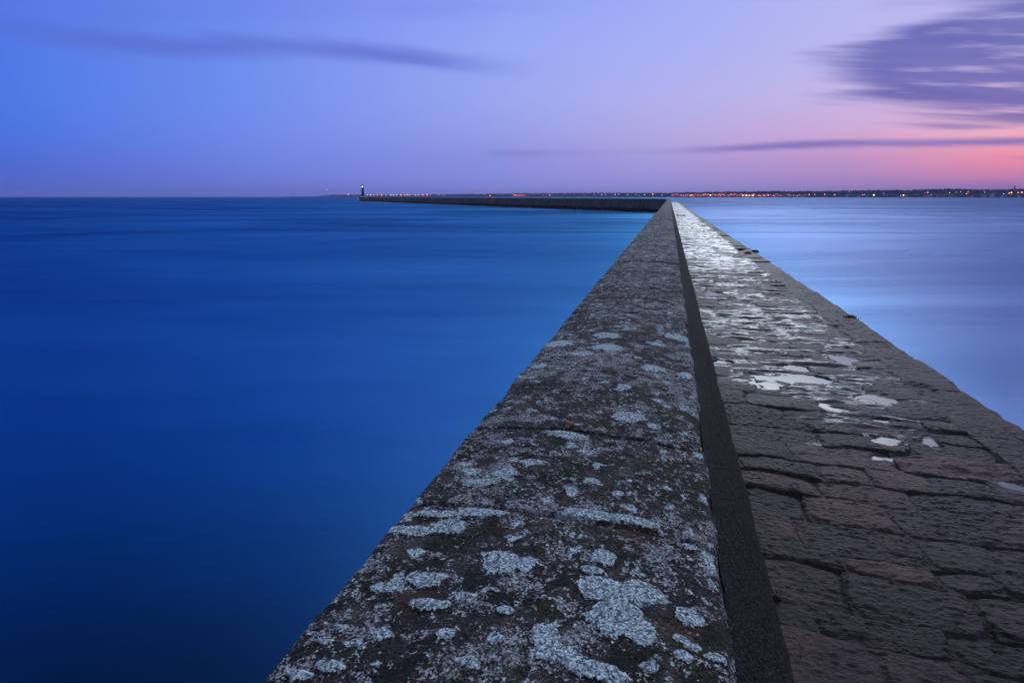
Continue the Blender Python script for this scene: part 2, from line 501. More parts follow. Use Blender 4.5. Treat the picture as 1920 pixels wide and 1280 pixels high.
def paving_material():
    m, g, p = material('wet_granite_paving')
    pos = g.n.new('ShaderNodeTexCoord').outputs['Object']
    tone = g.attr('tone'); wet = g.attr('wet'); joint = g.attr('joint'); damp = g.attr('damp')
    grain = g.noise(pos, 130, 3, .7); grit = g.noise(pos, 42, 4, .68); big = g.noise(pos, 3.1, 5, .6)
    c = g.mix(tone, (.011, .0088, .0105), (.054, .038, .043))
    c = g.mix(g.m('MULTIPLY', g.ss(g.m('ADD', g.m('MULTIPLY', tone, .5), g.m('MULTIPLY', big, .6)), .55, .8), .75), c, (.105, .058, .055))  # rosy granite
    c = g.mix(g.m('MULTIPLY', g.ss(g.noise(pos, 6.5, 5, .65), .56, .66), .5), c, (.018, .019, .019))
    sp = g.rng(g.m('ADD', g.m('MULTIPLY', grain, .5), g.m('MULTIPLY', grit, .5)), .35, .65, .5, 1.5)
    c = g.mix(1.0, c, g.vec(sp, sp, sp), 'MULTIPLY')
    c = g.mix(g.m('MULTIPLY', joint, .7), c, (.013, .010, .010))
    g.put(p.inputs['Base Color'], c)
    dry = g.m('ADD', .40, g.m('MULTIPLY', grit, .25))
    r = g.m('ADD', g.m('MULTIPLY', damp, .46), g.m('MULTIPLY', g.m('SUBTRACT', 1, damp), dry))
    r = g.m('ADD', g.m('MULTIPLY', wet, .24), g.m('MULTIPLY', g.m('SUBTRACT', 1, wet), r))
    g.put(p.inputs['Roughness'], r)
    g.put(p.inputs['Specular IOR Level'], g.m('ADD', .20, g.m('MULTIPLY', wet, .32)))
    px_, py_, pz_ = g.xyz(pos)
    riv = g.noise(g.vec(g.m('MULTIPLY', px_, 20), g.m('MULTIPLY', py_, 48), 0), 1.0, 4, .65, .6)
    h = g.m('ADD', g.m('MULTIPLY', riv, .9), g.m('ADD', g.m('MULTIPLY', grit, .5), g.m('MULTIPLY', grain, .3)))
    g.put(p.inputs['Normal'], g.bump(h, g.m('SUBTRACT', 1.0, g.m('MULTIPLY', wet, .62)), .016))
    return m


def wall_material():
    m, g, p = material('tidal_masonry')
    pos = g.n.new('ShaderNodeTexCoord').outputs['Object']
    x, y, z = g.xyz(pos)
    s = g.attr('run')
    br = g.n.new('ShaderNodeTexBrick')
    g.put(br.inputs['Vector'], g.vec(s, z, 0)); g.put(br.inputs['Scale'], 1.0)
    br.inputs['Brick Width'].default_value = 1.1; br.inputs['Row Height'].default_value = .45; br.inputs['Mortar Size'].default_value = .02
    br.inputs['Color1'].default_value = (.16, .155, .13, 1); br.inputs['Color2'].default_value = (.10, .098, .085, 1); br.inputs['Mortar'].default_value = (.02, .02, .02, 1)
    streak = g.noise(g.vec(g.m('MULTIPLY', s, 1.2), g.m('MULTIPLY', z, .12), 0), 1.0, 5, .65)
    big = g.noise(g.vec(s, z, 0), .12, 4)
    c = g.mix(g.ss(streak, .45, .7), br.outputs[0], (.06, .06, .052))
    c = g.mix(g.m('MULTIPLY', g.ss(big, .5, .7), .5), c, (.22, .21, .18))
    weed = g.ss(g.m('ADD', z, g.m('MULTIPLY', g.m('SUBTRACT', g.noise(g.vec(s, z, 0), .6, 5, .65), .5), 1.8)), 1.5, .7)
    c = g.mix(weed, c, (.012, .016, .010))
    top = g.ss(z, 3.35, 3.75)
    c = g.mix(g.m('MULTIPLY', top, .6), c, (.03, .03, .024))
    g.put(p.inputs['Base Color'], c)
    p.inputs['Roughness'].default_value = .8; p.inputs['Specular IOR Level'].default_value = .25
    g.put(p.inputs['Normal'], g.bump(g.noise(pos, 1.8, 6, .65), .7, .15))
    return m


M_PAR = parapet_material(); M_FACE = face_material(); M_PAV = paving_material(); M_WALL = wall_material()

# ------------------------------------------------------------------ the jetty
jetty = bpy.data.objects.new('stone_jetty', None); COL.objects.link(jetty)
tag(jetty, 'long stone jetty with lichened parapet, wet paved walkway and a bend towards the lighthouse', 'jetty')

# pale lichen rosettes that stand out on the near parapet: pixel centre and half sizes
ROS = [(1135, 1112, 62, 24), (1200, 1112, 48, 22), (1160, 1165, 58, 34), (1195, 1185, 46, 26), (1292, 1148, 28, 18), (715, 1188, 25, 12), (838, 1196, 20, 13),
       (948, 1155, 20, 10), (928, 1208, 20, 13), (1283, 1223, 18, 9), (1348, 1217, 22, 9), (1275, 1190, 15, 9), (874, 1122, 19, 8), (1218, 1250, 20, 9),
       (940, 1060, 40, 22), (985, 1065, 22, 14), (770, 985, 55, 12), (840, 985, 45, 14), (900, 962, 60, 8), (820, 958, 55, 7), (1105, 968, 55, 8), (1185, 978, 60, 7), (1085, 975, 30, 9),
       (905, 905, 38, 8), (945, 890, 30, 7), (885, 880, 22, 6), (1157, 930, 13, 6), (1295, 1018, 16, 8), (1215, 985, 20, 7), (800, 1085, 45, 16), (730, 1095, 40, 12),
       (800, 1135, 40, 12), (610, 1195, 20, 7), (640, 1170, 18, 7), (1130, 1050, 26, 14), (1110, 1075, 26, 8), (1020, 1200, 30, 22), (1050, 1235, 60, 20), (1110, 1262, 70, 18),
       (620, 1245, 34, 12), (560, 1255, 30, 10), (880, 1250, 24, 10), (1270, 628, 24, 6), (1285, 697, 14, 5), (1135, 630, 26, 5), (1140, 655, 30, 6), (1180, 787, 32, 9),
       (1060, 822, 40, 6), (1000, 872, 30, 6), (1170, 732, 13, 5), (1225, 690, 26, 6), (1050, 640, 30, 5), (1230, 645, 18, 4), (1090, 665, 26, 4), (1310, 845, 12, 5), (1012, 680, 18, 4)]
ROSW = []
for px, py, a, b in ROS:
    z = ZPAR + .03
    c = gnd(px, py, z); e = gnd(px + a, py, z); f = gnd(px, py - b, z)
    ROSW.append((c[0], c[1], abs(e[0] - c[0]), abs(f[1] - c[1])))

# joints across the parapet cap
PJ = [-3.9, -3.0, -2.1, -1.2, -.3, .62]
y = float(gnd(1000, 966, ZPAR + .03)[1]); PJ.append(y)
y = float(gnd(1000, 806, ZPAR + .03)[1]); PJ.append(y)
while y < SEND:
    y += rnd.choice((.75, .85, .95, 1.05, 1.15)); PJ.append(y)
PJ = np.array(PJ)
PJH = np.array([rnd.uniform(-.008, .008) for _ in range(len(PJ) + 1)])


def lichen_field(X, Y):
    L = np.full(X.shape, -1.0)
    for cx, cy, a, b in ROSW:
        d = 1 - np.sqrt(((X - cx) / a) ** 2 + ((Y - cy) / b) ** 2)       # 0 on the rim
        L = np.maximum(L, d)
    return np.clip(L * 1.2 + .5, 0, 1)


def parapet():
    G1 = Grids()
    parts = [(-5, .8, .04, .03), (.8, 3, .0035, .0035), (3, 9, .008, .008), (9, 40, .025, .025), (40, 160, .1, .05), (160, SEND, .5, .1)]
    for s0, s1, ds, dxx in parts:
        s = np.linspace(s0, s1, int(round((s1 - s0) / ds)) + 1)
        x = np.linspace(XL, XR, int(round((XR - XL) / dxx)) + 1)
        S, X = np.meshgrid(s, x, indexing='ij')
        Sw = S + .03 * fbm(X * 3, S * 1.3, 5, 3) + .012 * X
        k = np.searchsorted(PJ, Sw)
        kk = np.clip(k, 1, len(PJ) - 1)
        dj = np.minimum(np.abs(Sw - PJ[kk]), np.abs(Sw - PJ[kk - 1]))
        u = (X - (XL + XR) / 2) / ((XR - XL) / 2)
        z = ZPAR + .045 * (1 - u ** 2) + PJH[k]
        z += .020 * fbm(X * 4, S * 4, 1, 3) + .010 * fbm(X * 16, S * 16, 2, 3)
        if ds < .02: z += .0055 * (fbm(X * 70, S * 70, 3, 3) + .6 * np.abs(fbm(X * 35, S * 35, 9, 2)))
        rim = np.minimum(X - XL, XR - X)
        z -= .035 * (1 - sstep(rim, 0, .035)) ** 2
        chip = np.clip(fbm(S * 3.1, X * 3.1 + 4, 8, 4) * 2.2, 0, 1)
        z -= (1 - sstep(rim, 0, .07)) * .05 * chip
        hide = .35 + .65 * sstep(fbm(X * 2.2, S * 2.2, 12, 3), -.15, .15)
        jm = (1 - sstep(dj, .003, .016)) * hide
        z -= .018 * jm
        z += rise(S)
        lf = lichen_field(X, S) if s1 <= 12 and s0 >= .5 else np.zeros_like(X)
        z += .004 * sstep(lf, .45, .6)
        xx = X + np.where(u < 0, -1, 1) * sstep(np.abs(u), .9, 1) * .022 * fbm(S * 2.5, u * 0 + 3, 21, 5)
        PX, PY = path(S, xx)
        P = np.stack([PX, PY, z], -1)
        lo = P[:, :1].copy(); lo[..., 2] -= .22
        G1.add(np.concatenate([lo, P], 1), {'lichen': np.concatenate([lf[:, :1], lf], 1), 'joint': np.concatenate([jm[:, :1], jm], 1)})
    obj('parapet', G1.mesh('parapet'), M_PAR, jetty)
    # battered inner face down to the paving
    G2 = Grids()
    for s0, s1, ds, n in [(-5, .8, .05, 14), (.8, 6, .008, 70), (6, 30, .03, 24), (30, 165, .3, 8), (165, SEND, .5, 6)]:
        s = np.linspace(s0, s1, int((s1 - s0) / ds) + 1); t = np.linspace(0, 1, n)
        S, T = np.meshgrid(s, t, indexing='ij')
        xt = XR - .006 + .022 * fbm(S * 2.5, S * 0 + 3, 21, 5); zt = ZPAR - .03 + rise(S)
        X = xt + (XF + .022 - xt) * T; Z = zt + (ZDECK - .05 - zt) * T
        w = np.sin(np.pi * np.clip(T, 0, 1)) ** .5
        b = .010 * fbm(S * 9, T * 4, 4, 4) * w + (.006 * fbm(S * 60, T * 30, 6, 3) * w if ds < .02 else 0)
        X = X + b * .8 + .02 * sstep(T, .75, 1) * fbm(S * 2, T * 0, 33, 3); Z = Z + b * .6
        PX, PY = path(S, X)
        G2.add(np.stack([PX, PY, Z], -1))
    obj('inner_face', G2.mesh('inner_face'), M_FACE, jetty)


parapet()

# ---- paving
W = XE - XF
COPE = .40
pr = random.Random(21)


def courses(lo, hi):
    c = [-5.5]
    while c[-1] < SEND + 3: c.append(c[-1] + pr.uniform(lo, hi) * pr.choice((.75, 1, 1, 1.25)))
    return np.array(c)


CB = courses(.19, .33)                        # rows across the walkway
EB = courses(.7, 1.3)                         # coping stones along its edge
KB = 9
SB = np.full((len(CB) + 1, KB), 99.0)
for i in range(len(CB) + 1):
    x = pr.uniform(-.3, 0); SB[i, 0] = -9
    for j in range(1, KB):
        x += pr.uniform(.24, .62)
        if x > W - COPE - .14: break
        SB[i, j] = x

# hollows that hold puddles: pixel centre, half sizes
PUD = [(1478, 707, 58, 9), (1440, 718, 26, 6), (1592, 670, 26, 8), (1490, 688, 22, 5), (1655, 747, 34, 7), (1572, 763, 24, 5), (1632, 747, 16, 5), (1672, 826, 20, 9), (1748, 824, 14, 5),
       (1662, 786, 18, 4), (1640, 695, 24, 4), (1835, 890, 42, 10), (1888, 900, 22, 6), (1725, 732, 12, 8), (1340, 676, 26, 4), (1330, 550, 20, 4),
       (1655, 850, 30, 6), (1580, 652, 14, 3)]
PUDW = []
for px, py, a, b in PUD:
    c = gnd(px, py, ZDECK); e = gnd(px + a, py, ZDECK); f = gnd(px, py - b, ZDECK)
    PUDW.append((c[0], c[1], abs(e[0] - c[0]) * 1.12, abs(f[1] - c[1]) * 1.12))
PUDZ = -.020


def deck(X, S, fine=True):
    """height of the paving above ZDECK and its masks; X measured from the jetty axis"""
    x = X - XF
    xw = x + .08 * fbm(x * 1.9, S * 1.9, 40, 3) + .025 * fbm(x * 7, S * 7, 44, 3)
    yw = S + .10 * fbm(x * 1.3, S * 1.0, 41, 3) + .045 * fbm(x * 5.5, S * 5.5, 43, 3) + .02 * x
    rim0 = W - COPE + .09 * fbm(S * 0, S * .8, 47, 3)
    cope = xw > rim0
    ci = np.clip(np.searchsorted(CB, yw), 1, len(CB) - 1); ei = np.clip(np.searchsorted(EB, yw), 1, len(EB) - 1)
    y0 = np.where(cope, EB[ei - 1], CB[ci - 1]); y1 = np.where(cope, EB[ei], CB[ci])
    rows = SB[ci]
    si = np.clip((xw[..., None] > rows).sum(-1) - 1, 0, KB - 2)
    a0 = np.take_along_axis(rows, si[..., None], -1)[..., 0]; a1 = np.take_along_axis(rows, si[..., None] + 1, -1)[..., 0]
    a0 = np.where(cope, rim0, np.where(a0 < 0, -.08, a0)); a1 = np.where(cope, W + .3, np.minimum(a1, rim0))
    idn = np.where(cope, 70001 + ei, ci * 13 + si)
    dxx = np.minimum(xw - a0, a1 - xw); dyy = np.minimum(yw - y0, y1 - yw)
    k = .035
    d = -k * np.log(np.exp(-np.clip(dxx, 0, 1) / k) + np.exp(-np.clip(dyy, 0, 1) / k))
    d = np.maximum(d, 0)
    r1 = _h(idn, idn * 0 + 3, 1); r2 = _h(idn, idn * 0 + 5, 2); r3 = _h(idn, idn * 0 + 7, 3); r4 = _h(idn, idn * 0 + 9, 4)
    u = (xw - a0) / np.maximum(a1 - a0, .05) - .5; v = (yw - y0) / np.maximum(y1 - y0, .05) - .5
    far = 1 + .7 * sstep(S, 6, 14)
    h = (r1 - .5) * .022 + (r2 - .5) * .024 * u + (r3 - .5) * .040 * v * far + np.where(cope, .002, .005) * (.7 - 1.4 * (u * u + v * v))
    jd = np.where(cope, .6, 1.0) * np.clip(.75 + 2.2 * fbm(x * 1.6, S * 1.6, 50, 3), .12, 1.5)
    jprof = 1 - sstep(d, .000, .017)
    h = h - .009 * jprof * jd
    wear = .45 + 1.0 * r4
    h = h + wear * (.015 * fbm(x * 3.5, S * 6, 60, 4) + .010 * far * ridge(x * 5, S * 12, 61, 3))
    if fine:
        rip = fbm(x * 4, S * 4, 65, 2)
        h = h + (.006 + .004 * r2) * fbm(x * 38, S * 62, 63, 3) + (.007 + .012 * rip) * ridge(x * 14, S * 30, 64, 3)
    # the walkway is worn hollow along its middle; the coping stands proud
    t = np.clip(x / W, 0, 1)
    h = h - .014 * np.exp(-((t - .40) / .42) ** 2) + .012 * sstep(t, .72, .86) + .010 * fbm(x * .5, S * .25, 70, 3)
    wx = X + .22 * fbm(X * 6, S * 7, 77, 5); wy = S + .26 * fbm(X * 5, S * 6, 78, 5)
    for cx, cy, a, b in PUDW:
        q = ((wx - cx) / a) ** 2 + ((wy - cy) / b) ** 2
        near = q < 7
        if near.any():
            h = np.where(near, h * (1 - .12 * np.exp(-q * .6)) - .020 * np.exp(-q * q * .4), h)
    film = -.060 + .050 * sstep(S, 1.8, 5.2) + .014 * sstep(S, 7, 22) + .034 * fbm(x * 1.3, S * .9, 72, 3) + .050 * fbm(x * 3.2, S * 19, 73, 4) + .030 * fbm(x * 3, S * 9, 74, 3)
    for cx, cy, a, b in PUDW:          # inside a hollow the level sheet of the puddle takes over
        film = np.where(((X - cx) / a) ** 2 + ((S - cy) / b) ** 2 < 1.6, -.07, film)
    edge = 1 - sstep(t, .76, .88)
    film = film - .03 * (1 - edge)
    return h, film, jprof * jd, r4 * .75 + .25 * r1, edge


def paving():
    G1 = Grids()
    for s0, s1, ds, dxx in [(-5, 1.3, .04, .04), (1.3, 4.5, .004, .004), (4.5, 13, .009, .009), (13, 45, .025, .025), (45, 180, .08, .05), (180, SEND, .5, .12)]:
        s = np.linspace(s0, s1, int(round((s1 - s0) / ds)) + 1)
        x = np.linspace(XF - .03, XE, int(round((XE - XF + .03) / dxx)) + 1)
        S, X = np.meshgrid(s, x, indexing='ij')
        h, film, j, tone, edge = deck(X, S, ds < .03)
        wet = sstep(film - h, -.002, .003)
        z = np.maximum(h, film)
        damp = sstep(S, 1.8, 6) * (.25 + .75 * edge)
        rim = XE - X
        chip = np.clip(fbm(S * 2.3, X * 2 + 9, 80, 4) * 2.4, 0, 1)
        z = z - .03 * (1 - sstep(rim, 0, .04)) ** 2 - .04 * chip * (1 - sstep(rim, 0, .10))
        X2 = X + sstep(X, XE - .08, XE) * .022 * fbm(S * 1.7, X * 0 + 1, 81, 5)
        PX, PY = path(S, X2)
        G1.add(np.stack([PX, PY, ZDECK + z], -1), {'wet': wet, 'joint': j, 'tone': tone, 'damp': damp})
    obj('walkway', G1.mesh('walkway'), M_PAV, jetty)


paving()

# ---- side walls, battered, down into the sea; expansion joints every few dozen metres on the far arm
def s_of_px(px):        # distance along the far arm where a bearing meets its seaward face
    d = ray(px, 380); best = None
    for s in np.arange(SARC, SEND, .5):
        X, Y = path(s, XL)
        e = abs(math.atan2(X, Y) - math.atan2(d[0], d[1]))
        if best is None or e < best[0]: best = (e, s)
    return best[1]


JO = [s_of_px(p) for p in (1075, 934, 835, 718)] + [40, 80, 120]


def walls():
    for name, x0, sgn in (('seaward_wall', XL + .045, -1), ('harbour_wall', XE - .05, 1)):
        Gw = Grids()
        s = np.unique(np.concatenate([np.arange(-5, 20, .25), np.arange(20, 160, 1), np.arange(160, SEND, .5)] + [np.array([q - .3, q - .22, q + .22, q + .3]) for q in JO]))
        t = np.linspace(0, 1, 22)
        S, T = np.meshgrid(s, t, indexing='ij')
        top = (ZPAR - .12 + rise(S)) if sgn < 0 else (ZDECK - .10 + 0 * S)
        Z = top + (-.8 - top) * T
        X = x0 + sgn * (.012 * (T > 0) + (top - Z) * .13 + .05 * fbm(S * .8, Z * 1.5, 90, 4) * (T > .02))
        X = X + sgn * .35 * sstep(Z, .9, -.2) * (fbm(S * .5, Z, 91, 4) + .5)
        for q in JO: X = X - sgn * .22 * (np.abs(S - q) < .25) * (T > .02)
        PX, PY = path(S, X)
        Gw.add(np.stack([PX, PY, Z], -1), {'run': S})
        obj(name, Gw.mesh(name), M_WALL, jetty)
    # rounded head
    def head(bm):
        prof = [(4.4, -.8), (3.95, 3.7), (3.9, 3.9)]
        lathe(bm, prof, 32)
    X, Y = path(SEND - 1, .8)
    obj('jetty_head', bm_mesh('jetty_head', head), M_WALL, jetty, (float(X), float(Y), 0))
    # white painted end of the parapet
    mw = simple('white_paint', (.75, .78, .76), .6)
    xa, ya = float(X) - .87 * 3.3 + .49 * 3.2, float(Y) - .49 * 3.3 - .87 * 3.2
    def pan(bm): box(bm, 0, 0, .3, 1.9, .5, 3.65)
    o = obj('white_end_panel', bm_mesh('white_end_panel', pan), mw, jetty, (xa, ya, 0))
    o.rotation_euler.z = math.radians(29)
    o['label'] = 'white painted end of the parapet below the lighthouse'


walls()

# dark weed clinging along the foot of the far arm
def weed():
    V = []; Q = []; n = 0
    r = random.Random(5)
    base = bpy.data.meshes.new('t'); bm = bmesh.new(); bmesh.ops.create_icosphere(bm, subdivisions=1, radius=1); bm.verts.ensure_lookup_table()
    co = np.array([v.co[:] for v in bm.verts]); fa = np.array([[v.index for v in f.verts] for f in bm.faces]); bm.free()
    s = S0 + 18.0
    while s < SEND:
        dens = 1.0 if s_lo < s < s_hi else .35
        if r.random() < dens:
            rad = r.uniform(.25, .75)
            X, Y = path(s, XL - .75 - r.uniform(-.1, .9))
            c = co * (1 + .35 * (np.random.RandomState(int(s * 100)).rand(len(co), 1) - .5)) * np.array([rad * 1.6, rad * 1.3, rad * .75])
            V.append(c + np.array([float(X), float(Y), r.uniform(-.1, .35)])); Q.append(fa + n); n += len(co)
        s += r.uniform(.4, 1.1)
    o = obj('seaweed_fringe', mesh_np('seaweed_fringe', np.concatenate(V), np.concatenate(Q)), simple('seaweed', (.010, .013, .008), .5, .5), jetty)
    o['kind'] = 'stuff'


s_lo, s_hi = s_of_px(1060), s_of_px(740)
weed()


# pale soft foam where the swell washes along the foot of the far arm
def foam():
    m, g, p = material('foam'); 
    pos = g.n.new('ShaderNodeTexCoord').outputs['Object']
    u = g.attr('across'); t = g.n.new('ShaderNodeBsdfTransparent'); mx = g.n.new('ShaderNodeMixShader'); o = [n for n in g.n if n.type == 'OUTPUT_MATERIAL'][0]
    p.inputs['Base Color'].default_value = (.55, .62, .8, 1); p.inputs['Roughness'].default_value = .9; p.inputs['Specular IOR Level'].default_value = .1
    al = g.m('MULTIPLY', g.m('MULTIPLY', u, g.ss(g.noise(pos, .12, 5, .6), .25, .6)), 1.0)
    g.put(mx.inputs[0], al); g.l.new(t.outputs[0], mx.inputs[1]); g.l.new(p.outputs[0], mx.inputs[2]); g.l.new(mx.outputs[0], o.inputs[0])
    Gf = Grids(); s = np.arange(S0 + 4, SEND + 4, 1.0); w = np.linspace(0, 1, 7)
    S, Wd = np.meshgrid(s, w, indexing='ij')
    wid = 1.6 + 4.5 * sstep(S, 240, 520)
    X = XL - .35 - .9 - Wd * wid * (1 + fbm(S * .06, S * 0, 95, 3)) + .9 * (Wd < .01)
    PX, PY = path(S, X)
    Gf.add(np.stack([PX, PY, 0 * PX + .03], -1), {'across': np.sin(np.pi * np.clip(Wd, 0, 1)) ** .7})
    tag(obj('foam', Gf.mesh('foam'), m), kind='stuff')


foam()


# ------------------------------------------------------------------ puddles: level sheets of water lying in the worn hollows
def puddles():
    m, g, p = material('rain_water')
    pos = g.n.new('ShaderNodeTexCoord').outputs['Object']
    p.inputs['Base Color'].default_value = (.012, .013, .015, 1); p.inputs['IOR'].default_value = 1.333
    p.inputs['Roughness'].default_value = .20
    g.put(p.inputs['Normal'], g.bump(g.noise(pos, 8, 2), .02, .01))
    names = {0: 'long bright puddle in the middle of the wet paving', 2: 'bright puddle nearer the coping, just beyond the long bright puddle',
             4: 'hook shaped puddle beside the pale square slab', 7: 'round puddle on the dark paving nearer than the long bright puddle',
             11: 'dull blue grey puddle close to the right edge of the frame'}
    k = 0
    for i, (cx, cy, a, b) in enumerate(PUDW):
        st = max(.004, cy * .0012)
        x = np.arange(max(cx - 2 * a, XF), min(cx + 2 * a, XE - .1), st); y = np.arange(cy - 2 * b, cy + 2 * b, st)
        if len(x) < 3 or len(y) < 3: continue
        S, X = np.meshgrid(y, x, indexing='ij')
        h = deck(X, S)[0]
        q = ((X - cx) / a) ** 2 + ((S - cy) / b) ** 2
        for j, (ox, oy, oa, ob) in enumerate(PUDW):          # a point belongs to its own hollow only
            if j != i: q = np.where(((X - ox) / oa) ** 2 + ((S - oy) / ob) ** 2 < q, 99, q)
        under = (h < PUDZ + .004) & (q < 3.6)
        f = under[:-1, :-1] | under[1:, :-1] | under[:-1, 1:] | under[1:, 1:]
        if f.sum() < 12: continue
        idx = np.arange(S.size).reshape(S.shape)
        Q = np.stack([idx[:-1, :-1], idx[:-1, 1:], idx[1:, 1:], idx[1:, :-1]], -1)[f]
        used, inv = np.unique(Q, return_inverse=True)
        V = np.stack([X.ravel()[used] - cx, S.ravel()[used] - cy, used * 0.0], -1)
        o = obj('puddle', mesh_np('puddle', V, inv.reshape(-1, 4)), m, None, (cx, cy, ZDECK + PUDZ))
        tag(o, names.get(i, 'small bright rain puddle among the worn paving stones'), 'puddle', 'puddles on the walkway')


puddles()


# ------------------------------------------------------------------ lighthouse on the jetty head
def lighthouse():
    X, Y = path(SEND - 9, .9)
    root = bpy.data.objects.new('lighthouse', None); COL.objects.link(root); root.location = (float(X), float(Y), 3.85); root.scale = (.98, .98, .935)
    tag(root, 'small dark lighthouse with a lit green lamp at the end of the jetty', 'lighthouse')
    stone = simple('lighthouse_stone', (.085, .085, .10), .8, .3, 1.2)
    white = simple('limewash', (.55, .57, .6), .7)
    green = simple('green_lantern_paint', (.01, .09, .075), .5)
    P = lambda n, fn, mt, par=root, sm=True: obj(n, bm_mesh(n, fn, sm), mt, par)
    P('plinth', lambda b: (box(b, 0, 0, -.05, 4.2, 4.2, .75), box(b, 0, 0, .70, 3.6, 3.6, .45)), white, root, False)
    tw = P('tower', lambda b: lathe(b, [(1.42, 1.1), (1.36, 1.6), (1.22, 5), (1.16, 8.3), (1.3, 8.6)], 20), stone)
    def door(b): box(b, 0, 0, 0, .9, .12, 2.0); box(b, 0, 0, 2.0, .7, .12, .25, 0, .6)
    d = P('door', door, green, tw, False); d.location = (-1.0, -1.02, 1.15); d.rotation_euler.z = math.radians(-45)
    for zz in (4.2, 6.6):
        w = P('window', lambda b: box(b, 0, 0, 0, .5, .1, .8), simple('dark_pane', (.02, .02, .03), .2), tw, False); w.location = (.25, -1.2 + .02 * (zz - 4), zz)
    P('gallery', lambda b: (lathe(b, [(1.3, 8.55), (1.75, 8.85), (1.75, 9.05)], 20)), stone)
    def rail(b):
        for k in range(16):
            a = 2 * math.pi * k / 16; box(b, 1.68 * math.cos(a), 1.68 * math.sin(a), 9.05, .06, .06, .95)
        for z in (9.5, 9.98): lathe(b, [(1.72, z), (1.72, z + .06), (1.64, z + .06), (1.64, z)], 20)
    P('railing', rail, green, root, False)
    ln = P('lantern', lambda b: (lathe(b, [(1.15, 9.06), (1.15, 9.8)], 12), [box(b, 1.12 * math.cos(a), 1.12 * math.sin(a), 9.8, .12, .12, 1.75) for a in [k * math.pi / 4 for k in range(8)]]), green, root, False)
    def lampf(b): bmesh.ops.create_icosphere(b, subdivisions=3, radius=.5)
    l = P('lamp', lampf, glow('green_light', (.22, 1.0, .70), 10.0), ln); l.location.z = 10.7; l.scale = (1, 1, 1.12)
    P('roof', lambda b: lathe(b, [(1.45, 11.5), (1.4, 11.65), (1.1, 12.3), (.6, 12.9), (.2, 13.2), (.14, 13.6), (.05, 13.9)], 20), green)


lighthouse()


# ------------------------------------------------------------------ small things on the walkway
def lump_mesh(name, seed, r=.1, sq=.7):
    rs = np.random.RandomState(seed)
    bm = bmesh.new(); bmesh.ops.create_icosphere(bm, subdivisions=3, radius=1)
    ph = rs.rand(6, 3) * 6
    for v in bm.verts:
        c = np.array(v.co)
        k = 1 + .22 * math.sin(c @ ph[0] * .6 + ph[1][0]) + .14 * math.sin(c @ ph[2] + ph[3][0]) + .07 * math.sin(c @ ph[4] * 2 + 1)
        c = c * k
        v.co = (c[0] * r, c[1] * r, max(c[2], -.55) * r * sq)
    me = bpy.data.meshes.new(name); bm.to_mesh(me); bm.free()
    me.polygons.foreach_set('use_smooth', [True] * len(me.polygons))
    return me


